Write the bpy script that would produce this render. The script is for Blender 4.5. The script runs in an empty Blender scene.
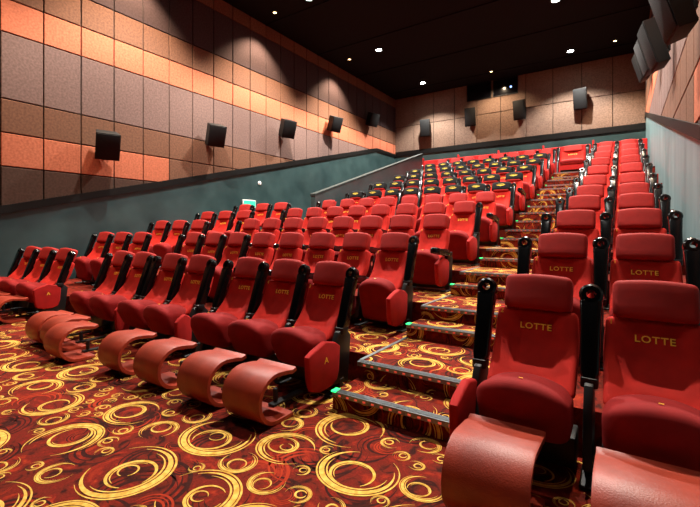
import bpy, bmesh, math, random
from mathutils import Vector, Matrix

C = bpy.context.scene.collection
PI = math.pi
R = math.radians
T = Matrix.Translation
def RX(d): return Matrix.Rotation(R(d), 4, 'X')
def RY(d): return Matrix.Rotation(R(d), 4, 'Y')
def RZ(d): return Matrix.Rotation(R(d), 4, 'Z')

# ------------------------------------------------------------------ materials
def mat(name, col, rough=0.6, metal=0.0, var=0.0, vscale=30.0, bump=0.0, bscale=300.0,
        col2=None, coat=0.0, sheen=0.0, spec=0.5, emit=None, estr=0.0, detail=4.0, stretch=None):
    m = bpy.data.materials.new(name); m.use_nodes = True
    nt = m.node_tree; b = nt.nodes['Principled BSDF']
    b.inputs['Base Color'].default_value = (*col, 1)
    b.inputs['Roughness'].default_value = rough
    b.inputs['Metallic'].default_value = metal
    b.inputs['Specular IOR Level'].default_value = spec
    if coat: b.inputs['Coat Weight'].default_value = coat; b.inputs['Coat Roughness'].default_value = 0.15
    if sheen: b.inputs['Sheen Weight'].default_value = sheen; b.inputs['Sheen Roughness'].default_value = 0.5; b.inputs['Sheen Tint'].default_value = (*col, 1)
    tc = nt.nodes.new('ShaderNodeTexCoord')
    src = tc.outputs['Object']
    if stretch:
        mp = nt.nodes.new('ShaderNodeMapping'); mp.inputs['Scale'].default_value = stretch
        nt.links.new(src, mp.inputs['Vector']); src = mp.outputs['Vector']
    if var > 0 or col2:
        n = nt.nodes.new('ShaderNodeTexNoise'); n.inputs['Scale'].default_value = vscale; n.inputs['Detail'].default_value = detail
        nt.links.new(src, n.inputs['Vector'])
        r = nt.nodes.new('ShaderNodeValToRGB')
        c2 = col2 or tuple(min(1, c * (1 + var)) for c in col)
        c1 = col if col2 else tuple(c * (1 - var) for c in col)
        r.color_ramp.elements[0].position = 0.32; r.color_ramp.elements[1].position = 0.68
        r.color_ramp.elements[0].color = (*c1, 1); r.color_ramp.elements[1].color = (*c2, 1)
        nt.links.new(n.outputs['Fac'], r.inputs['Fac']); nt.links.new(r.outputs['Color'], b.inputs['Base Color'])
    if bump > 0:
        n2 = nt.nodes.new('ShaderNodeTexNoise'); n2.inputs['Scale'].default_value = bscale; n2.inputs['Detail'].default_value = 3
        nt.links.new(src, n2.inputs['Vector'])
        bp = nt.nodes.new('ShaderNodeBump'); bp.inputs['Strength'].default_value = bump; bp.inputs['Distance'].default_value = 0.004
        nt.links.new(n2.outputs['Fac'], bp.inputs['Height']); nt.links.new(bp.outputs['Normal'], b.inputs['Normal'])
    if emit:
        b.inputs['Emission Color'].default_value = (*emit, 1); b.inputs['Emission Strength'].default_value = estr
    return m

M = {}
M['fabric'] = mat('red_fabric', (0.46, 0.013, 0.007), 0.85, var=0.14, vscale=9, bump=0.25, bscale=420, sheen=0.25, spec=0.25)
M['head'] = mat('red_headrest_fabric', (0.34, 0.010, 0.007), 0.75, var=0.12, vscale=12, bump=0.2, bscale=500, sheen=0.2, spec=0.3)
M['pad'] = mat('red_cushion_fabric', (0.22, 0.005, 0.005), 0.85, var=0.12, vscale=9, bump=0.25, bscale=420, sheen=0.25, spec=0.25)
M['panel'] = mat('red_panel_fabric', (0.37, 0.009, 0.008), 0.85, var=0.12, vscale=9, bump=0.25, bscale=420, sheen=0.2, spec=0.25)
M['leather'] = mat('red_leather', (0.30, 0.032, 0.013), 0.45, var=0.2, vscale=7, bump=0.3, bscale=160, spec=0.45)
M['black'] = mat('black_plastic', (0.003, 0.003, 0.0035), 0.2, bump=0.03, bscale=200, spec=0.35)
M['steel'] = mat('black_steel', (0.008, 0.008, 0.009), 0.45, spec=0.4)
M['cover'] = mat('black_cover_cloth', (0.005, 0.005, 0.0055), 0.85, spec=0.2, bump=0.2, bscale=300)
M['gold'] = mat('gold_thread', (1.0, 0.55, 0.05), 0.4, spec=0.5)
M['yellow'] = mat('yellow_print', (0.62, 0.44, 0.03), 0.7)
M['alu'] = mat('nosing_metal', (0.22, 0.24, 0.25), 0.42, metal=0.8, var=0.15, vscale=60)
M['red_led'] = mat('red_marker', (0.6, 0.05, 0.03), 0.5, emit=(1, 0.12, 0.06), estr=0.3)
M['green_led'] = mat('green_marker', (0.02, 0.5, 0.1), 0.5, emit=(0.02, 1.0, 0.22), estr=1.3)
M['speaker'] = mat('speaker_black', (0.003, 0.003, 0.003), 0.6, spec=0.3, bump=0.15, bscale=300)
M['grille'] = mat('speaker_grille', (0.004, 0.0045, 0.005), 0.7, spec=0.3, bump=0.4, bscale=260)
M['lamp'] = mat('lamp_glow', (1, 1, 1), 0.5, emit=(0.93, 1.0, 0.95), estr=60)
M['warm_lamp'] = mat('warm_lamp_glow', (1, 0.8, 0.5), 0.5, emit=(1.0, 0.6, 0.25), estr=9)
M['lamp_ring'] = mat('lamp_ring_metal', (0.05, 0.05, 0.05), 0.4, metal=0.7)
M['ceiling'] = mat('ceiling_black', (0.0012, 0.0012, 0.0016), 0.9, var=0.3, vscale=0.6, spec=0.2)
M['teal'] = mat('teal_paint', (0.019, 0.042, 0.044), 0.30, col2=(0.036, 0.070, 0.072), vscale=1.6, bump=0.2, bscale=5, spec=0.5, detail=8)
M['teal_lit'] = mat('teal_paint_lit_streaks', (0.10, 0.185, 0.195), 0.42, col2=(0.19, 0.30, 0.315), vscale=2.2, bump=0.15, bscale=10, spec=0.6, detail=8, stretch=(1, 1, 0.22))  # lighter teal copy for the lit wall, reflection streaks in its colour
M['trim'] = mat('black_trim', (0.003, 0.003, 0.003), 0.5, spec=0.2)
M['rail'] = mat('grey_rail', (0.022, 0.030, 0.028), 0.7, spec=0.2)
M['seam'] = mat('panel_seam', (0.012, 0.007, 0.005), 0.9)
def panel_mat(n, c):
    return mat(n, tuple(v * 0.78 for v in c), 0.92, col2=tuple(min(1, v * 1.2) for v in c), vscale=22, bump=0.3, bscale=90, spec=0.15, detail=10)
PANELS = [panel_mat('acoustic_dark_brown', (0.062, 0.034, 0.025)), panel_mat('acoustic_orange', (0.42, 0.130, 0.070)),
          panel_mat('acoustic_brown', (0.145, 0.070, 0.043)), panel_mat('acoustic_grey_rose', (0.150, 0.096, 0.084)),
          panel_mat('acoustic_plum', (0.050, 0.032, 0.033)), panel_mat('acoustic_beige', (0.175, 0.115, 0.085))]
M['screen_glass'] = mat('dark_glass', (0.004, 0.004, 0.006), 0.1, spec=0.6)
M['blue_lens'] = mat('projector_lens', (0.1, 0.2, 0.6), 0.2, emit=(0.25, 0.4, 1.0), estr=3)
M['exit'] = mat('exit_green', (0.02, 0.25, 0.18), 0.6, emit=(0.03, 0.62, 0.40), estr=0.7)
M['white'] = mat('white_plastic', (0.75, 0.75, 0.72), 0.5)

# carpet base: dark red with brown swirls and brighter red leaf patches
def carpet():
    m = bpy.data.materials.new('carpet_red'); m.use_nodes = True
    nt = m.node_tree; b = nt.nodes['Principled BSDF']; L = nt.links.new
    b.inputs['Roughness'].default_value = 0.95; b.inputs['Specular IOR Level'].default_value = 0.1
    tc = nt.nodes.new('ShaderNodeTexCoord')
    n = nt.nodes.new('ShaderNodeTexNoise'); n.inputs['Scale'].default_value = 5.5; n.inputs['Detail'].default_value = 3; n.inputs['Distortion'].default_value = 2.2
    L(tc.outputs['Object'], n.inputs['Vector'])
    r = nt.nodes.new('ShaderNodeValToRGB'); cr = r.color_ramp
    cr.elements[0].position = 0.34; cr.elements[0].color = (0.035, 0.007, 0.005, 1)
    cr.elements[1].position = 0.72; cr.elements[1].color = (0.30, 0.028, 0.009, 1)
    e = cr.elements.new(0.44); e.color = (0.13, 0.014, 0.007, 1)
    e = cr.elements.new(0.55); e.color = (0.16, 0.013, 0.007, 1)
    e = cr.elements.new(0.62); e.color = (0.23, 0.018, 0.008, 1)
    L(n.outputs['Fac'], r.inputs['Fac'])
    n3 = nt.nodes.new('ShaderNodeTexNoise'); n3.inputs['Scale'].default_value = 90; n3.inputs['Detail'].default_value = 6
    L(tc.outputs['Object'], n3.inputs['Vector'])
    mx = nt.nodes.new('ShaderNodeMix'); mx.data_type = 'RGBA'; mx.blend_type = 'MULTIPLY'; mx.inputs['Factor'].default_value = 0.6
    r3 = nt.nodes.new('ShaderNodeValToRGB'); r3.color_ramp.elements[0].position = 0.3; r3.color_ramp.elements[1].position = 0.7
    r3.color_ramp.elements[0].color = (0.45, 0.45, 0.45, 1); r3.color_ramp.elements[1].color = (1.25, 1.25, 1.25, 1)
    L(n3.outputs['Fac'], r3.inputs['Fac'])
    L(r.outputs['Color'], mx.inputs[6]); L(r3.outputs['Color'], mx.inputs[7]); L(mx.outputs[2], b.inputs['Base Color'])
    return m
M['carpet'] = carpet()
M['carpet_gold'] = mat('carpet_gold', (0.50, 0.255, 0.035), 0.95, col2=(0.76, 0.48, 0.11), vscale=28, spec=0.1)
M['carpet_dark'] = mat('carpet_dark_brown', (0.022, 0.006, 0.005), 0.95, col2=(0.05, 0.010, 0.007), vscale=30, spec=0.1)
M['carpet_orange'] = mat('carpet_orange_red', (0.27, 0.022, 0.009), 0.95, col2=(0.36, 0.034, 0.011), vscale=30, spec=0.1)
CARPET = [M['carpet'], M['carpet_gold'], M['carpet_dark'], M['carpet_orange']]

# ------------------------------------------------------------------ mesh helpers
def finish(name, bm, mats, smooth=True, ang=40):
    me = bpy.data.meshes.new(name)
    bmesh.ops.recalc_face_normals(bm, faces=bm.faces) if smooth != 'raw' else None
    bm.to_mesh(me); bm.free()
    if not isinstance(mats, (list, tuple)): mats = [mats]
    for m in mats: me.materials.append(m)
    if smooth and smooth != 'raw':
        for p in me.polygons: p.use_smooth = True
        me.set_sharp_from_angle(angle=R(ang))
    return me

def link(name, me, parent=None, mtx=None):
    o = bpy.data.objects.new(name, me); C.objects.link(o)
    if parent is not None: o.parent = parent
    if mtx is not None: o.matrix_local = mtx
    return o

def tag(o, label=None, cat=None, group=None, kind=None):
    if label: o['label'] = label
    if cat: o['category'] = cat
    if group: o['group'] = group
    if kind: o['kind'] = kind
    return o

def empty(name, loc, rz=0):
    o = bpy.data.objects.new(name, None); C.objects.link(o)
    o.empty_display_size = 0.1
    o.location = loc; o.rotation_euler = (0, 0, rz)
    return o

def rbox(w, d, h, r=0.01, seg=2, cuts=(0, 0, 0), c=(0, 0, 0), bm=None, mtx=None, fn=None):
    """rounded box w(x) d(y) h(z) centred on c, cut into slices so that fn can bend it"""
    b = bmesh.new()
    bmesh.ops.create_cube(b, size=1, matrix=Matrix.Diagonal((w, d, h, 1)))
    if r > 0:
        bmesh.ops.bevel(b, geom=list(b.edges), offset=r, segments=seg, profile=0.5, affect='EDGES')
    for ax, n in enumerate(cuts):
        s = (w, d, h)[ax] - 2 * r
        for k in range(n):
            co = [0, 0, 0]; no = [0, 0, 0]; no[ax] = 1
            co[ax] = -s / 2 + s * (k + 1) / (n + 1)
            bmesh.ops.bisect_plane(b, geom=list(b.verts) + list(b.edges) + list(b.faces), plane_co=co, plane_no=no)
    for v in b.verts:
        v.co += Vector(c)
        if fn: v.co = Vector(fn(*v.co))
    if mtx: bmesh.ops.transform(b, matrix=mtx, verts=b.verts)
    if bm is None: return b
    return join(bm, b)

def join(bm, b, mi=None):
    vm = {v: bm.verts.new(v.co) for v in b.verts}
    for f in b.faces:
        try:
            g = bm.faces.new([vm[v] for v in f.verts]); g.smooth = f.smooth
            g.material_index = f.material_index if mi is None else mi
        except ValueError: pass
    b.free()
    return bm

def prism(pts, t, axis='Y', bev=0.0, seg=2):
    """pts outline (a,b) extruded by t, centred; axis Y: (x,z), axis X: (y,z), axis Z: (x,y)"""
    b = bmesh.new()
    def P(a, c, h):
        return {'Y': (a, h, c), 'X': (h, a, c), 'Z': (a, c, h)}[axis]
    lo = [b.verts.new(P(x, y, -t / 2)) for x, y in pts]
    hi = [b.verts.new(P(x, y, t / 2)) for x, y in pts]
    f0 = b.faces.new(lo); f1 = b.faces.new(hi[::-1])
    n = len(pts)
    for i in range(n):
        b.faces.new((lo[i], hi[i], hi[(i + 1) % n], lo[(i + 1) % n]))
    bmesh.ops.recalc_face_normals(b, faces=b.faces)
    if bev > 0:
        es = list(set(f0.edges) | set(f1.edges))
        bmesh.ops.bevel(b, geom=es, offset=bev, segments=seg, profile=0.5, affect='EDGES')
    return b

def cyl(r, h, n=20, r2=None, c=(0, 0, 0), axis='Z'):
    b = bmesh.new()
    bmesh.ops.create_cone(b, cap_ends=True, segments=n, radius1=r, radius2=r if r2 is None else r2, depth=h)
    if axis == 'Y': bmesh.ops.transform(b, matrix=RX(90), verts=b.verts)
    if axis == 'X': bmesh.ops.transform(b, matrix=RY(90), verts=b.verts)
    bmesh.ops.translate(b, vec=c, verts=b.verts)
    return b

def ring(ro, ri, h, n=24, bev=0.006, axis='Y'):
    """annulus: hole axis along Y"""
    b = bmesh.new(); L = []
    prof = [(ri, -h / 2), (ro - bev, -h / 2), (ro, -h / 2 + bev), (ro, h / 2 - bev), (ro - bev, h / 2), (ri, h / 2)]
    for i in range(n):
        a = 2 * PI * i / n
        L.append([b.verts.new((p * math.cos(a), q, p * math.sin(a))) for p, q in prof])
    for i in range(n):
        A, B = L[i], L[(i + 1) % n]
        for k in range(len(prof)):
            k2 = (k + 1) % len(prof)
            b.faces.new((A[k], A[k2], B[k2], B[k]))
    return b

_txt = {}
def text_mesh(s, width=None, height=None, m=None, extrude=0.002):
    key = (s, width, height, m.name)
    if key in _txt: return _txt[key]
    cu = bpy.data.curves.new('lettering', 'FONT'); cu.body = s; cu.extrude = 0.02; cu.resolution_u = 4
    cu.align_x = 'CENTER'; cu.align_y = 'CENTER'; cu.offset = 0.012
    if len(s) > 1: cu.space_character = 1.12
    o = bpy.data.objects.new('lettering', cu); C.objects.link(o)
    bpy.context.view_layer.update()
    me = bpy.data.meshes.new_from_object(o.evaluated_get(bpy.context.evaluated_depsgraph_get()))
    bpy.data.objects.remove(o)
    xs = [v.co.x for v in me.vertices]; ys = [v.co.y for v in me.vertices]
    cx, cy = (min(xs) + max(xs)) / 2, (min(ys) + max(ys)) / 2
    w, h = max(xs) - min(xs), max(ys) - min(ys)
    sx = (width / w) if width else height / h
    sy = (height / h) if height else sx
    if not width: sx = sy
    for v in me.vertices:
        v.co = Vector(((v.co.x - cx) * sx, (v.co.y - cy) * sy, extrude if v.co.z > 0 else 0.0))
    me.materials.clear(); me.materials.append(m)
    _txt[key] = me
    return me

# ------------------------------------------------------------------ the hall's measures
XL, XR, YB, ZC = -10.35, 0.76, 20.0, 8.5          # left wall, right wall, back wall, ceiling
YF = -3.6                                         # the floor and walls run on behind the camera
F = [0, .262, .525, .787, 1.05, 1.36, 1.72, 2.08, 2.44, 2.80, 3.16]     # floor height of each row
PITCH = 1.27
AY_R = [2.80 + PITCH * i for i in range(11)]      # armrest line of each row, by block
AY_C = [3.00 + 1.275 * i for i in range(11)]
AY_L = [2.98 + 1.28 * i for i in range(5)]
XST0, XST1 = -1.82, -0.83                         # the stair aisle
XP = -7.2                                         # parapet
LAND = [2.85 + PITCH * i for i in range(10)]      # front edge of the landings of rows 2..11

# ------------------------------------------------------------------ carpet motifs (woven rings)
def stroke(b, cx, cy, r, a0, a1, w, mi, n=30, ecc=1.0, rot=0.0, taper=0.7, z=0.0):
    vs = []
    for i in range(n + 1):
        t = i / n; a = a0 + (a1 - a0) * t
        ww = w * (max(0.04, math.sin(PI * t)) ** taper)
        row = []
        for rr in (r - ww / 2, r + ww / 2):
            x, y = rr * math.cos(a), rr * ecc * math.sin(a)
            row.append(b.verts.new((cx + x * math.cos(rot) - y * math.sin(rot), cy + x * math.sin(rot) + y * math.cos(rot), z)))
        vs.append(row)
    for i in range(n):
        f = b.faces.new((vs[i][0], vs[i][1], vs[i + 1][1], vs[i + 1][0])); f.material_index = mi

def motif(b, rng, cx, cy, r):
    h = rng.uniform(0, 2 * PI)
    n = 34 if r > .15 else 22 if r > .08 else 16
    e = rng.uniform(.86, 1.0)
    dx, dy = math.cos(h), math.sin(h)
    z = 0.0022
    # broad crescent built of brush strands, open opposite to h
    stroke(b, cx, cy, r * .92, h - 2.5, h + 2.3, r * .15, 1, n, e, 0, .8, z)
    stroke(b, cx, cy, r * 1.04, h - 1.9, h + 2.7, r * .055, 1, n, e, .05, .6, z)
    stroke(b, cx, cy, r * .79, h - 1.5, h + 1.9, r * .055, 1, n, e, -.05, .6, z)
    if r > .07:
        q = r * rng.uniform(.46, .56)
        ix, iy = cx + dx * (r * .80 - q) * .75, cy + dy * (r * .80 - q) * .75
        g = h + rng.uniform(-.6, .6)
        stroke(b, ix, iy, q, g + .5, g + 5.9, q * .17, 1, n, e, 0, .5, z + .0004)
        stroke(b, ix, iy, q * .84, g + 2.2, g + 5.2, q * .07, 1, n, e, .1, .5, z + .0004)
        if r > .15 and rng.random() < .7:
            p = q * .42
            stroke(b, ix - dx * q * .35, iy - dy * q * .35, p, g, g + 5.6, p * .24, 1, 18, e, 0, .4, z + .0006)
    else:
        stroke(b, cx + dx * r * .2, cy + dy * r * .2, r * .42, h, h + 5.8, r * .17, 1, 14, 1, 0, .4, z)

def under_motif(b, rng, cx, cy, r, mi):
    h = rng.uniform(0, 2 * PI)
    for k in range(3):
        stroke(b, cx, cy, r * (1 - .2 * k), h + .4 * k, h + 2.6 + rng.uniform(0, 2.2), r * rng.uniform(.05, .15), mi, 24, .9, h, .7, .0006 + .0004 * (mi == 3))

def carpet_patch(bm, org, u, v, w, h, seed, dens=1.0, big=True):
    """woven rings filling the rectangle org + [0,w]u + [0,h]v"""
    rng = random.Random(seed); b = bmesh.new(); placed = []
    nrm = Vector(u).cross(Vector(v))
    area = w * h
    for rmin, rmax, cnt in (((.17, .25, 7.0) if big else (.15, .20, 6.0)), (.095, .135, 14.0), (.045, .07, 26.0)):
        k = int(area * cnt * dens * 9) + 8
        got = 0
        for _ in range(k):
            r = rng.uniform(rmin, rmax)
            x, y = rng.uniform(-.1, w + .1), rng.uniform(-.1, h + .1)
            if all((x - a) ** 2 + (y - c) ** 2 > (r * 1.0 + q * 1.0) ** 2 for a, c, q in placed):
                placed.append((x, y, r)); motif(b, rng, x, y, r); got += 1
    for _ in range(int(area * 7) + 3):
        under_motif(b, rng, rng.uniform(0, w), rng.uniform(0, h), rng.uniform(.08, .26), 2)
    for _ in range(int(area * 5) + 3):
        under_motif(b, rng, rng.uniform(0, w), rng.uniform(0, h), rng.uniform(.05, .2), 3)
    m = .006
    for co, no in (((m, 0, 0), (-1, 0, 0)), ((w - m, 0, 0), (1, 0, 0)), ((0, m, 0), (0, -1, 0)), ((0, h - m, 0), (0, 1, 0))):
        bmesh.ops.bisect_plane(b, geom=list(b.verts) + list(b.edges) + list(b.faces), plane_co=co, plane_no=no, clear_outer=True)
    U, V, O, N = Vector(u), Vector(v), Vector(org), nrm
    for q in b.verts:
        x, y, z = q.co
        q.co = O + U * x + V * y + N * z
    return join(bm, b)

# ------------------------------------------------------------------ setting: floor
def box(bm, x0, x1, y0, y1, z0, z1, mi=0):
    vs = [bm.verts.new((x, y, z)) for x in (x0, x1) for y in (y0, y1) for z in (z0, z1)]
    for q in ((0, 1, 3, 2), (4, 6, 7, 5), (0, 4, 5, 1), (2, 3, 7, 6), (0, 2, 6, 4), (1, 5, 7, 3)):
        f = bm.faces.new([vs[i] for i in q]); f.material_index = mi

bm = bmesh.new()
box(bm, XL - .3, XR + .3, YF, YB + .3, -.2, 0)
for n in range(1, 11):                            # terraces, one per row and block
    z = F[n]; last = n == 10
    yc0 = AY_C[n - 1] + .06; yc1 = YB + .2 if last else AY_C[n] + .06
    yr0 = LAND[n - 1]; yr1 = YB + .2 if last else LAND[n]
    xl = XP if yc0 > 8.8 else XL - .2
    if n <= 4 and yc1 > 8.8: yc1c = yc1
    box(bm, xl, XST0, yc0, yc1, -.15, z)
    box(bm, XST1, XR + .2, yr0, yr1, -.15, z)
    box(bm, XST0 + .002, XST1 - .002, yr0 + .05, yr1 + .05, -.15, z - .02)
box(bm, XL - .2, XP, 17.2, YB + .2, -.15, F[10])
carpet_patch(bm, (-10.3, -.6, 0), (1, 0, 0), (0, 1, 0), 11.0, 3.9, 11, 1.0)
for n in range(1, 11):                            # rings on the row floors beside the stairs
    carpet_patch(bm, (-2.75, AY_C[n - 1] + .07, F[n]), (1, 0, 0), (0, 1, 0), .92, 1.0, 40 + n, 1.2, False)
me = finish('floor', bm, CARPET, smooth='raw')
tag(link('floor', me), 'red carpet with gold rings and stepped seating tiers', 'floor', kind='structure')

# ------------------------------------------------------------------ setting: walls
def clip_below(poly, f):
    """keep the part of a (y,z) polygon above the line z = f(y)"""
    out = []
    for i in range(len(poly)):
        a, c = poly[i], poly[(i + 1) % len(poly)]
        da, dc = a[1] - f(a[0]), c[1] - f(c[0])
        if da >= 0: out.append(a)
        if da * dc < 0:
            t = da / (da - dc); out.append((a[0] + (c[0] - a[0]) * t, a[1] + (c[1] - a[1]) * t))
    return out

def add_panel(bm, poly, P, d, mi):
    """extruded acoustic panel: P maps (a, z, depth) to a point"""
    if len(poly) < 3: return
    cx = sum(p[0] for p in poly) / len(poly); cz = sum(p[1] for p in poly) / len(poly)
    def sh(p, k): 
        return (p[0] + (cx - p[0]) * 0 + math.copysign(min(k, abs(cx - p[0])), cx - p[0]), p[1] + math.copysign(min(k, abs(cz - p[1])), cz - p[1]))
    b0 = [bm.verts.new(P(*sh(p, .012), 0)) for p in poly]
    b1 = [bm.verts.new(P(*sh(p, .012), d * .7)) for p in poly]
    b2 = [bm.verts.new(P(*sh(p, .022), d)) for p in poly]
    fs = [bm.faces.new(b2)]
    n = len(poly)
    for i in range(n):
        j = (i + 1) % n
        fs.append(bm.faces.new((b0[i], b0[j], b1[j], b1[i]))); fs.append(bm.faces.new((b1[i], b1[j], b2[j], b2[i])))
    for f in fs: f.material_index = mi

ZL = [0.64, 1.30, 2.64, 3.32, 4.0, 5.34, 6.02, 6.71, 8.05, ZC]
def row_mat(k, y):
    if k == 2: return 2 if y < 6.5 else 3
    return {0: 3, 1: 1, 3: 3, 4: 4, 5: 2, 6: 3, 7: 5, 8: 3}[k]     # slots shifted by one: 0 is the seam colour

def trim_left(y): return min(1.76 + .245 * (y - 2.94), 5.42)
def trim_right(y): return min(2.52 + .252 * (y - 6.3), 5.85)

def side_wall(name, X, s, trimf, paint, label):
    """s: +1 the room lies towards +X"""
    bm = bmesh.new()
    box(bm, min(X, X - s * .25), max(X, X - s * .25), YF, YB + .2, -.1, ZC + .1, 0)
    # painted lower part, 1 cm proud
    ys = [YF] + [YF + (17.88 - YF) * i / 12 for i in range(1, 13)] + [YB]
    for a, c in zip(ys[:-1], ys[1:]):
        vs = [bm.verts.new((X + s * .012, y, z)) for y, z in ((a, -.05), (c, -.05), (c, trimf(c)), (a, trimf(a)))]
        f = bm.faces.new(vs if s < 0 else vs[::-1]); f.material_index = 7
    k0 = int(math.floor((YF - 3.67) / .73))
    y = 3.67 + .73 * k0
    while y < YB:
        for k in range(len(ZL) - 1):
            a, c = max(y, YF), min(y + .73, YB)
            poly = clip_below([(a, ZL[k]), (c, ZL[k]), (c, ZL[k + 1]), (a, ZL[k + 1])], trimf)
            add_panel(bm, poly, lambda yy, zz, d: (X + s * d, yy, zz), .03, row_mat(k, y + .3))
        y += .73
    me = finish(name, bm, [M['seam']] + PANELS + [paint], smooth=True, ang=20)
    return tag(link(name, me), label, 'wall', kind='structure')

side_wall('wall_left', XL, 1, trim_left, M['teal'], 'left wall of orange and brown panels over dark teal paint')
side_wall('wall_right', XR, -1, trim_right, M['teal_lit'], 'right wall of brown panels over teal paint with painted-in light streaks')

bm = bmesh.new()
box(bm, XL - .2, XR + .2, YB, YB + .25, -.1, ZC + .1, 0)
vs = [bm.verts.new(p) for p in ((XL, YB - .012, 0), (XR, YB - .012, 0), (XR, YB - .012, 5.45), (XL, YB - .012, 5.45))]
f = bm.faces.new(vs); f.material_index = 7
x = XL; i = 0
while x < XR - .05:
    x1 = min(x + 1.111, XR)
    for z0, z1 in ((5.45, 6.95), (6.95, ZC)):
        add_panel(bm, [(x, z0), (x1, z0), (x1, z1), (x, z1)], lambda xx, zz, d: (xx, YB - d, zz), .03, 6)
    x = x1
me = finish('wall_back', bm, [M['seam']] + PANELS + [M['teal']], ang=20)
tag(link('wall_back', me), 'beige panelled back wall above a teal band', 'wall', kind='structure')

bm = bmesh.new(); box(bm, XL - .3, XR + .3, YF, YB + .3, ZC, ZC + .2)
for k in range(7):                                # shallow black bulkheads across the ceiling
    yy = 1.5 + 2.9 * k
    box(bm, XL, XR, yy, yy + .08, ZC - .03, ZC + .02)
tag(link('ceiling', finish('ceiling', bm, M['ceiling'])), 'black ceiling', 'ceiling', kind='structure')

def sloped_bar(name, X, s, f, y0, y1, t, d, m):
    bm = bmesh.new(); L = []
    ys = [y0] + ([17.88] if y0 < 17.88 < y1 and name != 'trim_2' else []) + [y1]
    if name == 'trim_2': ys = [y0, 6.3 + (5.85 - 2.52) / .252, y1] if 6.3 + (5.85 - 2.52) / .252 < y1 else [y0, y1]
    for y in ys:
        L.append([bm.verts.new((X + s * a, y, f(y) + b)) for a, b in ((0, -t / 2), (d, -t / 2), (d, t / 2), (0, t / 2))])
    for A, B in zip(L[:-1], L[1:]):
        for k in range(4): bm.faces.new((A[k], A[(k + 1) % 4], B[(k + 1) % 4], B[k]))
    bm.faces.new(L[0]); bm.faces.new(L[-1][::-1])
    return link(name, finish(name, bm, m, ang=20))
tag(sloped_bar('trim_1', XL, 1, trim_left, YF, YB, .17, .06, M['trim']), 'black rail sloping up the left wall', 'trim', kind='structure')
tag(sloped_bar('trim_2', XR, -1, trim_right, YF, YB, .17, .05, M['trim']), 'black rail sloping up the right wall', 'trim', kind='structure')
bm = bmesh.new(); box(bm, XL, XR, YB - .06, YB, 5.38, 5.62)
tag(link('trim_3', finish('trim_3', bm, M['trim'])), 'black rail along the back wall', 'trim', kind='structure')

# parapet beside the entrance ramp
def par_top(y): return 2.33 + .309 * (y - 8.95)
bm = bmesh.new()
b = prism([(8.95, 0), (16.3, 0), (16.3, par_top(16.3)), (8.95, par_top(8.95))], .14, 'X'); join(bm, b)
bmesh.ops.translate(bm, vec=(XP, 0, 0), verts=bm.verts)
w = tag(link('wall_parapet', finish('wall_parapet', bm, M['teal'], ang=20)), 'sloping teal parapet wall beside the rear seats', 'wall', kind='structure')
bm = bmesh.new()
b = prism([(8.93, par_top(8.95) - .01), (16.3, par_top(16.3) - .01), (16.3, par_top(16.3) + .05), (8.93, par_top(8.95) + .05)], .19, 'X', .008); join(bm, b)
bmesh.ops.translate(bm, vec=(XP, 0, 0), verts=bm.verts)
tag(link('trim_4', finish('trim_4', bm, M['rail'], ang=20)), 'grey capping on the sloping parapet', 'trim', kind='structure')

# projection windows high in the back wall
for k, (x0, x1) in enumerate(((-6.35, -5.25), (-5.1, -4.05)), 1):
    bm = bmesh.new(); box(bm, x0, x1, YB - .05, YB - .032, 7.72, 8.44)
    w = tag(link('window_%d' % k, finish('window_pane', bm, M['screen_glass'])), ['dark projection window nearer the left corner', 'dark projection window with a blue lens behind'][k - 1], 'window', kind='structure')
    bm = bmesh.new()
    for a in ((x0 - .04, x1 + .04, 7.68, 7.72), (x0 - .04, x1 + .04, 8.44, 8.48), (x0 - .04, x0, 7.72, 8.44), (x1, x1 + .04, 7.72, 8.44)):
        box(bm, a[0], a[1], YB - .07, YB - .03, a[2], a[3])
    link('window_frame', finish('window_frame', bm, M['trim']), w)
o = empty('projector', (-4.32, YB - .05, 8.02))
tag(o, 'small blue projector lens in the projection window', 'projector')
link('lens', finish('lens', cyl(.045, .03, 16, axis='Y'), M['blue_lens']), o, T((0, -.02, 0)))
link('lens_ring', finish('lens_ring', ring(.07, .045, .03, 20, .005), M['steel']), o, T((0, -.02, 0)))

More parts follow.
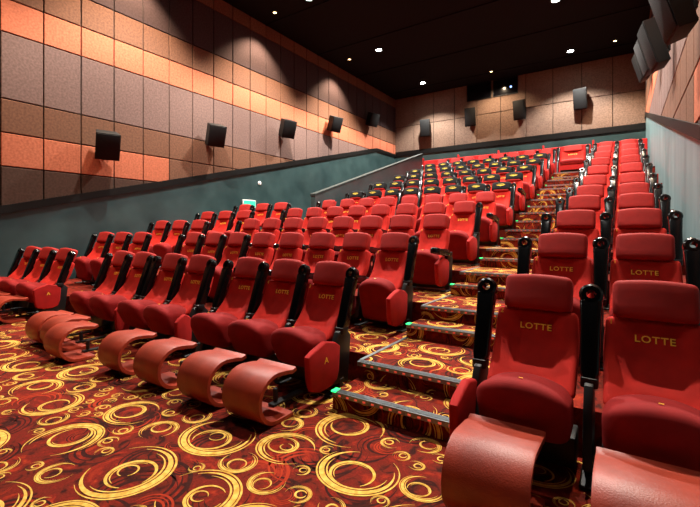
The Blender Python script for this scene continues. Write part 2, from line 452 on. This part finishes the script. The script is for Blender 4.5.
# ------------------------------------------------------------------ stairs in the aisle
st = empty('floor_stairs', (0, 0, 0)); tag(st, 'carpeted aisle stairs with metal nosings and marker lights', 'stairs', kind='structure')
zprev = 0
for n in range(1, 11):
    for half in (0, 1):
        y0 = LAND[n - 1] - (.35 if half == 0 else 0)
        y1 = LAND[n - 1] if half == 0 else (LAND[n] - .35 if n < 10 else LAND[9] + 1.2)
        z = F[n - 1] + (F[n] - F[n - 1]) * (.5 if half == 0 else 1)
        zb = F[n - 1] if half == 0 else F[n - 1] + (F[n] - F[n - 1]) * .5
        bm = bmesh.new()
        box(bm, XST0, XST1, y0, y1 + .03, zb - .02 if n == 1 and half == 0 else zb - .1, z)
        carpet_patch(bm, (XST0, y0 + .06, z), (1, 0, 0), (0, 1, 0), XST1 - XST0, y1 - y0 - .06, 100 + n * 2 + half, 1.3, False)
        carpet_patch(bm, (XST0, y0, zb + .005), (1, 0, 0), (0, 0, 1), XST1 - XST0, z - zb - .03, 200 + n * 2 + half, 1.0, False)
        s = link('step', finish('step', bm, CARPET, smooth='raw'), st)
        bm = bmesh.new()
        box(bm, XST0, XST1, y0 - .012, y0 + .055, z - .028, z + .006)
        for q in range(4): box(bm, XST0, XST1, y0 + .002 + q * .013, y0 + .008 + q * .013, z + .006, z + .010)
        link('nosing', finish('nosing', bm, M['alu']), s)
        bm = bmesh.new()
        for q in range(13):
            xx = XST0 + .07 + q * (XST1 - XST0 - .14) / 12
            box(bm, xx - .011, xx + .011, y0 - .016, y0 - .011, z - .020, z - .008)
        link('marker_light_strip', finish('marker_light_strip', bm, M['red_led']), s)
        if half == 0:
            bm = bmesh.new(); box(bm, XST0 - .004, XST0 + .035, y0 - .018, y0 + .05, z + .004, z + .014)
            if n == 1: box(bm, XST1 - .06, XST1 - .02, y0 - .018, y0 + .03, z + .004, z + .014)
            link('green_marker_light', finish('green_marker_light', bm, M['green_led']), s)
        else:
            bm = bmesh.new(); box(bm, XST0 - .012, XST0 + .02, y0 + .05, y1, z - .005, z + .008)
            link('edge_strip', finish('edge_strip', bm, M['alu']), s)

# ------------------------------------------------------------------ seats
TILT = -20
def seat_meshes(p):
    S = {}
    bw = p * .78
    # backrest in its own tilted frame: front at y=0, z 0..0.5
    def fb(x, y, z):
        u = x / (bw / 2)
        if y < .05:
            y -= .022 * max(0, abs(u) - .55) ** 1.0 / .45           # side bolsters
            y -= .012 * math.exp(-((z - .13) / .10) ** 2)           # lumbar
            if abs(u) < .52 and .15 < z < .44: y += .020            # inset panel
        if z < .32: y -= .13 * ((.32 - z) / .32) ** 1.7             # the back curves forward to the seat
        x *= 1.0 - .05 * (z / .5) + .05 * math.exp(-((z - .33) / .2) ** 2)
        return x, y, z
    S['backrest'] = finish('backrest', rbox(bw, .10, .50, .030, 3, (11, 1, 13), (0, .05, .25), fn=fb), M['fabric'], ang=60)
    hw = p * .655
    def fh(x, y, z):
        u = x / (hw / 2)
        y += .018 * u * u - .015
        z -= .012 * u * u if z > .6 else 0
        return x, y, z
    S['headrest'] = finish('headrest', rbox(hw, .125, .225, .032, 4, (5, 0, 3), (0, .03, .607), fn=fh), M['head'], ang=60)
    # tipped-up cushion: width, thickness, length; front edge is up
    cw = p * .77
    def fc(x, y, z):
        u = x / (cw / 2)
        z -= .085 * abs(u) ** 2.4 * max(0, min(1, (z + .05) / .2))
        y -= .030 * (1 - u * u) * (1 if y < 0 else .3)
        return x, y, z
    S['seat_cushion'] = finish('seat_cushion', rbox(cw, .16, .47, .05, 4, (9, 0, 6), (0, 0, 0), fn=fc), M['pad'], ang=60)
    # front-row cushion: thick, half lowered, with a domed front lip
    fw = p * .77
    def ff(x, y, z):
        u = x / (fw / 2)
        if z > 0: z -= .07 * abs(u) ** 2.2 * (z / .17) + .16 * (y + .17)
        y -= .028 * (1 - u * u) if y < 0 else 0
        if y < 0 and z < .02: y += .10 * (.02 - z) / .2
        return x, y, z
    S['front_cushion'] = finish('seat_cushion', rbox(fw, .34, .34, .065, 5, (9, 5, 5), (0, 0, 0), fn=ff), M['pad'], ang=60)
    bm = prism([(-.010, -.0065), (.010, -.0065), (.010, .0065), (-.010, .0065)], .003, 'Z'); S['number_tag'] = finish('number_tag', bm, M['gold'])
    # raised armrest: from pivot up along z, cup-holder ring at the tip
    bm = bmesh.new()
    join(bm, ring(.063, .024, .075, 28, .014)); bmesh.ops.translate(bm, vec=(0, 0, .49), verts=bm.verts)
    pts = [(-.034, 0), (.034, 0), (.047, .06), (.050, .30), (.057, .452), (.030, .463), (-.030, .463), (-.057, .452), (-.050, .30), (-.047, .06)]
    join(bm, prism(pts, .075, 'Y', .014, 3))
    rbox(.080, .035, .20, .008, 2, c=(0, .035, .14), bm=bm)
    if p < .55: bmesh.ops.scale(bm, vec=(.9, 1, 1), verts=bm.verts)
    S['armrest'] = finish('armrest', bm, M['black'], ang=35)
    # standard under the armrest
    bm = bmesh.new()
    join(bm, prism([(-.36, .10), (-.10, .06), (-.06, .45), (-.14, .53), (-.24, .50), (-.30, .40)], .045, 'X', .006))
    rbox(.05, .06, .12, .006, 1, c=(0, -.2, .06), bm=bm)
    rbox(.075, .30, .022, .006, 1, c=(0, -.22, .012), bm=bm)
    rbox(.085, .085, .055, .008, 2, c=(0, -.165, .505), bm=bm)
    S['support_leg'] = finish('support_leg', bm, M['steel'], ang=35)
    # side panel below an end armrest
    pts = [(-.63, .16), (-.60, .07), (-.50, .03), (-.37, .03), (-.28, .07), (-.25, .16), (-.235, .38), (-.30, .43), (-.43, .465), (-.57, .42), (-.645, .38)]
    S['side_panel'] = finish('side_panel', prism(pts, .055, 'X', .016, 3), M['panel'], ang=40)
    # pan below the cushion, enlarged as dark fill for the shade there
    S['seat_shade_pan'] = finish('seat_shade_pan', rbox(p * .80, .20, .17, .012, 2, c=(0, -.17, .125)), M['steel'], ang=40)
    # dust cover for the headrest
    def fcv(x, y, z):
        u = x / (hw / 2)
        return x, y + .018 * u * u - .015, z - (.012 * u * u if z > .6 else 0)
    S['headrest_cover'] = finish('headrest_cover', rbox(hw + .05, .150, .205, .036, 3, (5, 0, 2), (0, .03, .625), fn=fcv), M['cover'], ang=60)
    # yellow winged print on the cover
    bm = bmesh.new()
    wing = [(-.100, .030), (-.060, .030), (-.035, .010), (-.018, .026), (.018, .026), (.035, .010), (.060, .030), (.100, .030),
            (.070, -.004), (.026, -.018), (0, -.034), (-.026, -.018), (-.070, -.004)]
    join(bm, prism([(x * 1.1 * p / .6, z * .55) for x, z in wing], .004, 'Y'))
    bmesh.ops.triangulate(bm, faces=list(bm.faces))
    rbox(.13 * p / .6, .004, .008, 0, c=(0, 0, .034), bm=bm)
    S['emblem'] = finish('emblem', bm, M['yellow'])
    return S

PROTO = {p: seat_meshes(p) for p in (.545, .60, .68, .86)}
MB = T((0, -.165, .38)) @ RX(TILT)
def seat(p, X, Y, Z, label, group, number=None, cover=False, right_arm=False, down=(), panels=(), letter=False, cat='seat', arms=True, front=False, short=False, pshift=(0, .07)):
    S = PROTO[p]
    r = empty('cinema_seat', (X, Y, Z)); tag(r, label, cat, group)
    low = p > .8
    if low: mc = T((0, -.43, .42)) @ RX(-78) @ RX(180) @ RZ(180)
    elif front: mc = T((0, -.372, .395))
    else: mc = T((0, -.335, .335)) @ RX(15)
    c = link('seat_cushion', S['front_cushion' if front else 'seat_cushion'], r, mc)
    if not low: link('number_tag', S['number_tag'], c, T((0, -.095, .160)) @ RX(-9) if front else T((0, -.012, .2370)))
    bk = link('backrest', S['backrest'], r, MB)
    t = link('lettering', text_mesh('LOTTE', .180 * p / .6, .038, M['gold']), bk, T((0, .0165, .392)) @ RX(90))
    if number:
        nw = link('number', text_mesh(str(number), None, .030, M['gold']), bk, T((-.335 * p, -.020, .468)) @ RX(90))
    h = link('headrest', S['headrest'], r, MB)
    if cover:
        cv = link('headrest_cover', S['headrest_cover'], r, MB)
        link('emblem', S['emblem'], cv, T((0, -.0610, .625)))
    link('seat_shade_pan', S['seat_shade_pan'], r)
    if arms:
        for s in ((-1, 1) if right_arm else (-1,)):
            q = 1 if s > 0 else 0
            dn = s in down
            link('armrest', S['armrest'], r, T((s * p / 2, -.17, .50)) @ RX(82 if dn else TILT))
            link('support_leg', S['support_leg'], r, T((s * p / 2, 0, 0)))
    for s in panels:
        pn = link('side_panel', S['side_panel'], r, T((s * (p / 2 + .012), *(pshift if not short else (-.17, .06)))) @ Matrix.Diagonal((1, .45 if short else .88 if pshift[0] else 1, .86, 1)))
        if letter and s > 0:
            link('row_letter', text_mesh('A', None, .055, M['gold']), pn, T((.028, -.43, .30)) @ RZ(90) @ RX(90))
    return r

ORD = ['front', 'second', 'third', 'fourth', 'fifth', 'sixth', 'seventh', 'eighth', 'ninth', 'tenth', 'eleventh']
NTH = ['first', 'second', 'third', 'fourth', 'fifth', 'sixth', 'seventh', 'eighth', 'ninth', 'tenth']

# right block: two seats to a row between the stairs and the right wall
for n in range(11):
    for k, xc in enumerate((-.455, .145)):
        lab = 'red cinema seat numbered %d %s, %s row of the right block' % (2 - k, ['beside the stairs', 'beside the right wall'][k], ORD[n])
        seat(.60, xc, AY_R[n], F[n], lab, 'cinema seats of the right block', 2 - k, right_arm=(k == 1), panels=(-1,) if k == 0 else (), front=(n == 0))

# centre block
XC1 = -1.975
def c_label(n, j, cover):
    if cover:
        return 'red cinema seat with black headrest cover, %s from the stairs, %s covered row from front' % (NTH[j], NTH[n - 5])
    return 'red cinema seat, %s from the stairs, %s row of the centre block' % (NTH[j], ORD[n])
row1 = [(-2.245, 0), (-2.785, 0), (-3.325, 0), (-4.155, 1), (-4.695, 1), (-5.375, 2), (-5.915, 2)]
for j, (xc, g) in enumerate(row1):
    last = j == 0 or row1[j - 1][1] != g
    seat(.545, xc, AY_C[0], F[0], c_label(0, j, False), 'cinema seats of the centre block', 3 + j, right_arm=last, panels=(1,) if last else (), letter=(j == 0), front=True, short=(last and j > 0))
for n in range(1, 11):
    cov = 5 <= n <= 9
    for j in range(8):
        xc = XC1 - .2725 - .545 * j
        last = j == 0
        seat(.545, xc, AY_C[n], F[n], c_label(n, j, cov), 'cinema seats of the centre block', 3 + j, cover=cov, right_arm=last,
             down=((-1,) if (n == 1 and j < 4) or (n in (2, 3, 4) and j < 7) or (n > 4 and (j * 7 + n * 5) % 3 == 0) else ()) + ((1,) if last and n in (2, 4, 6) else ()),
             panels=(1,) if last else ())

# left block: three seats to a row
for n in range(5):
    for j in range(3):
        xc = -9.40 + .34 + .70 * j
        lab = 'red cinema seat, %s from the left wall, %s row of the left block' % (NTH[j], ORD[n])
        seat(.68, xc, AY_L[n], F[n], lab, 'cinema seats of the left block', None, right_arm=(j == 2), panels=(1,) if j == 2 else (), letter=(n == 0), front=(n == 0), pshift=(.05, .13))

# one wide seat at the head of the stairs
seat(.86, -1.40, AY_R[10] + .05, F[10], 'wide red seat standing alone at the head of the stairs', None, right_arm=True, down=())

# ------------------------------------------------------------------ leg rests before the front row
def leg_rest_mesh(w, L):
    bm = bmesh.new(); path = []
    R0 = .178
    path.append((0.0, .352)); path.append((-.035, .340)); path.append((-.08, .350)); path.append((-L, .362))
    for k in range(1, 13):
        a = PI / 2 + PI * k / 12
        path.append((-L + .185 * math.cos(a), .182 + (R0 + .002) * math.sin(a)))
    path += [(-L + .06, .003), (-.03, .003)]
    inner = []
    t = .034
    for i, (y, z) in enumerate(path):
        a = path[max(i - 1, 0)]; c = path[min(i + 1, len(path) - 1)]
        dy, dz = c[0] - a[0], c[1] - a[1]; l = math.hypot(dy, dz)
        inner.append((y - dz / l * t, z + dy / l * t))
    # the path runs forward over the top, so the inside lies to its left
    xs = [-w / 2, -w / 2 + .012, w / 2 - .012, w / 2]
    def P(i, j, side):
        y, z = path[i]; yi, zi = inner[i]
        k = .10 if j in (0, 3) else 0
        return ((y + (yi - y) * k, z + (zi - z) * k) if side == 0 else (yi + (y - yi) * k, zi + (z - zi) * k))
    n = len(path)
    G = [[[bm.verts.new((xs[j], *P(i, j, s))) for s in (0, 1)] for j in range(4)] for i in range(n)]
    for i in range(n - 1):
        for j in range(3):
            for s in (0, 1): bm.faces.new((G[i][j][s], G[i][j + 1][s], G[i + 1][j + 1][s], G[i + 1][j][s]))
        for j in (0, 3): bm.faces.new((G[i][j][0], G[i][j][1], G[i + 1][j][1], G[i + 1][j][0]))
    for i in (0, n - 1):
        for j in range(3): bm.faces.new((G[i][j][0], G[i][j + 1][0], G[i][j + 1][1], G[i][j][1]))
    return finish('leg_rest', bm, M['leather'], ang=50)
LR = {w: leg_rest_mesh(w, L) for w, L in ((.375, .245), (.37, .185), (.48, .185))}
bmk = bmesh.new(); rbox(.06, .34, .02, .004, 1, c=(0, .10, .012), bm=bmk); rbox(.03, .03, .10, .004, 1, c=(0, -.02, .075), bm=bmk)
LRB = finish('bracket', bmk, M['steel'])
def leg_rest(w, X, Y, label):
    o = empty('leg_rest', (X, Y, 0)); tag(o, label, 'leg rest', 'leg rests before the front row')
    link('pad', LR[w], o); link('floor_bracket', LRB, o, T((0, 0, .036)))
leg_rest(.375, -.505, 2.215, 'curved red leather leg rest before the right block seat beside the stairs')
leg_rest(.375, .085, 2.195, 'curved red leather leg rest before the right block seat beside the wall')
for j, xc in enumerate((-2.17, -2.70, -3.33, -3.95, -4.82, -5.28, -5.70)):
    leg_rest(.37, xc, 2.14 if j == 4 else 2.27, 'curved red leather leg rest, %s from the stairs in the centre front row' % NTH[j])
for j in range(3):
    leg_rest(.48, -9.40 + .34 + .70 * j + .06, 2.42, 'curved red leather leg rest, %s from the left wall, left block front row' % NTH[j])

# ------------------------------------------------------------------ red partition panels behind the last row
xs = [-7.35, -5.77, -4.15, -2.53, -.92, .70]
for k in range(5):
    x0, x1 = xs[k] + .02, xs[k + 1] - .02
    o = empty('partition_panel', ((x0 + x1) / 2, 16.75, F[10]))
    tag(o, 'low red upholstered partition behind the last row, %s from the right wall' % NTH[4 - k], 'partition', 'red partitions behind the last row')
    w = x1 - x0
    link('padding', finish('padding', rbox(w - .07, .10, 1.24, .03, 3, c=(.03, 0, .63)), M['panel'], ang=50), o)
    link('post', finish('post', rbox(.06, .14, 1.36, .02, 2, c=(-w / 2 + .03, 0, .69)), M['panel'], ang=50), o)

# ------------------------------------------------------------------ loudspeakers
def speaker_meshes(w, d, h):
    bm = prism([(-w * .5, 0), (w * .5, 0), (w * .42, d), (-w * .42, d)], h, 'Z', .012, 2)
    # slanted baffle: pull the lower front back
    cab = finish('cabinet', bm, M['speaker'], ang=30)
    gr = finish('grille', rbox(w * .93, .018, h * .93, .008, 2), M['grille'], ang=30)
    br = bmesh.new()
    rbox(.07, .14, .05, .006, 1, c=(0, d + .03, -.02), bm=br); rbox(.20, .03, .24, .006, 1, c=(0, d + .11, -.02), bm=br)
    return cab, gr, finish('wall_mount', br, M['steel'], ang=30), d
def loudspeaker(kit, loc, rz, pitch, label, group):
    cab, gr, br, d = kit
    o = empty('loudspeaker', loc, rz); tag(o, label, 'speaker', group)
    link('cabinet', cab, o, RX(pitch)); link('grille', gr, o, RX(pitch) @ T((0, -.008, 0))); link('wall_mount', br, o)
KS = speaker_meshes(.50, .36, .62); KB = speaker_meshes(.50, .30, .86); KR = speaker_meshes(.52, .19, .80)
words = ['nearest the screen', 'second from the screen', 'third from the screen', 'fourth from the screen', 'nearest the back corner']
for k, (y, z) in enumerate(((4.84, 3.27), (7.89, 4.10), (11.0, 4.94), (13.9, 5.73), (17.0, 6.62))):
    loudspeaker(KS, (XL + .50, y - .08, z), R(72), 22, 'black loudspeaker on the orange left wall, ' + words[k], 'loudspeakers on the left wall')
for k, (x, z) in enumerate(((-8.42, 6.60), (-6.1, 6.80), (-3.9, 6.78), (-1.50, 6.85))):
    loudspeaker(KB, (x, YB - .47, z), R((8, 6, -6, -8)[k]), 12, 'black loudspeaker on the beige back wall, %s from the left corner' % NTH[k], 'loudspeakers on the back wall')
for k, (y, z) in enumerate(((5.9, 3.93), (9.0, 4.60), (12.0, 5.46), (15.2, 6.28))):
    loudspeaker(KR, (XR - .40, y, z), R(-82), 16, 'black loudspeaker on the right wall, ' + words[k], 'loudspeakers on the right wall')

# ------------------------------------------------------------------ small wall fittings
o = empty('exit_sign', (XL + .02, 9.45, 2.24)); tag(o, 'small glowing green sign on the left wall', 'sign')
link('housing', finish('housing', rbox(.05, .56, .26, .008, 1), M['white']), o, T((.025, 0, 0)))
link('lit_panel', finish('lit_panel', rbox(.006, .50, .20, 0), M['exit']), o, T((.053, 0, 0)))
o = empty('wall_sensor', (XL + .015, 9.95, 2.98)); tag(o, 'small round white sensor on the teal left wall', 'sensor')
link('dome', finish('dome', cyl(.055, .04, 18, r2=.04, axis='X'), M['white']), o, T((.02, 0, 0)))
link('back_plate', finish('back_plate', cyl(.07, .01, 18, axis='X'), M['white']), o)

# ------------------------------------------------------------------ ceiling lights
def spot(loc, energy, col, size, blend, rad, aim=(0, 0, -1)):
    l = bpy.data.lights.new('lamp', 'SPOT'); l.energy = energy; l.color = col; l.spot_size = R(size); l.spot_blend = blend; l.shadow_soft_size = rad
    o = bpy.data.objects.new('lamp', l); C.objects.link(o); o.location = loc
    o.rotation_euler = Vector(aim).to_track_quat('-Z', 'Y').to_euler()
    return o
DISC = finish('glowing_disc', cyl(.11, .012, 24), M['lamp'])
RNG = finish('trim_ring', (lambda b: (bmesh.ops.transform(b, matrix=RX(90), verts=b.verts), b)[1])(ring(.15, .112, .05, 28, .01)), M['lamp_ring'])
WD = finish('glowing_disc', cyl(.055, .012, 20), M['warm_lamp'])
WR = finish('trim_ring', (lambda b: (bmesh.ops.transform(b, matrix=RX(90), verts=b.verts), b)[1])(ring(.085, .056, .04, 24, .008)), M['lamp_ring'])
def downlight(x, y, warm, label, energy, col, size, blend, aim=(0, 0, -1)):
    o = empty('ceiling_downlight', (x, y, ZC)); tag(o, label, 'ceiling light', 'small warm downlights' if warm else 'bright ceiling downlights')
    link('glowing_disc', WD if warm else DISC, o, T((0, 0, -.03))); link('trim_ring', WR if warm else RNG, o, T((0, 0, -.025)))
    spot((x, y, ZC - .07), energy, col, size, blend, .05, aim)
pos = ['above the space before the screen', 'above the front rows', 'above the middle rows', 'second from the back wall', 'nearest the back wall']
EM, EW = 1150, 1000
COOL = (1.0, 0.94, 0.86); WARM = (1.0, 0.74, 0.50)
MULT = (.13, 1.4, 1.7, 1.8, 1.1)
for k, y in enumerate((1.1, 5.4, 9.75, 14.05, 18.35)):
    downlight(-8.0, y, False, 'bright round downlight in the left ceiling line, ' + pos[k], EM * MULT[k], COOL, 118, .5)
    downlight(-1.73, y, False, 'bright round downlight in the right ceiling line, ' + pos[k], EM * MULT[k], COOL, 118, .5)
for k, y in enumerate((1.0, 5.4, 9.77, 14.15)):
    downlight(-9.45, y, True, 'small warm downlight close to the left wall, ' + pos[k], EW, WARM, 98, .6, (-.12, 0, -1))
for k, y in enumerate((5.4, 9.77, 14.1, 18.3)):
    downlight(-.25, y, True, 'small warm downlight close to the right wall, ' + pos[k + 1], EW * .6, WARM, 100, .6, (.1, 0, -1))
downlight(-4.9, 18.75, True, 'small warm downlight before the projection windows', EW * .45, WARM, 120, .8, (0, .25, -1))
wd = bpy.data.worlds.new('world'); bpy.context.scene.world = wd; wd.use_nodes = True
bg = wd.node_tree.nodes['Background']; bg.inputs['Color'].default_value = (1.0, 0.93, 0.88, 1); bg.inputs['Strength'].default_value = 0.004

# ------------------------------------------------------------------ camera
cam = bpy.data.cameras.new('camera'); co = bpy.data.objects.new('camera', cam); C.objects.link(co)
cam.sensor_width = 36; cam.lens = 410 / 700 * 36; cam.shift_y = -22.5 / 700; cam.clip_start = .05; cam.clip_end = 200
co.location = (0, 0, 1.34); co.rotation_euler = (R(90), 0, R(33.66))
sc = bpy.context.scene; sc.camera = co
sc.view_settings.view_transform = 'Standard'; sc.view_settings.look = 'None'; sc.view_settings.gamma = 1
sc.view_settings.use_curve_mapping = False
sc.view_settings.exposure = 0.65
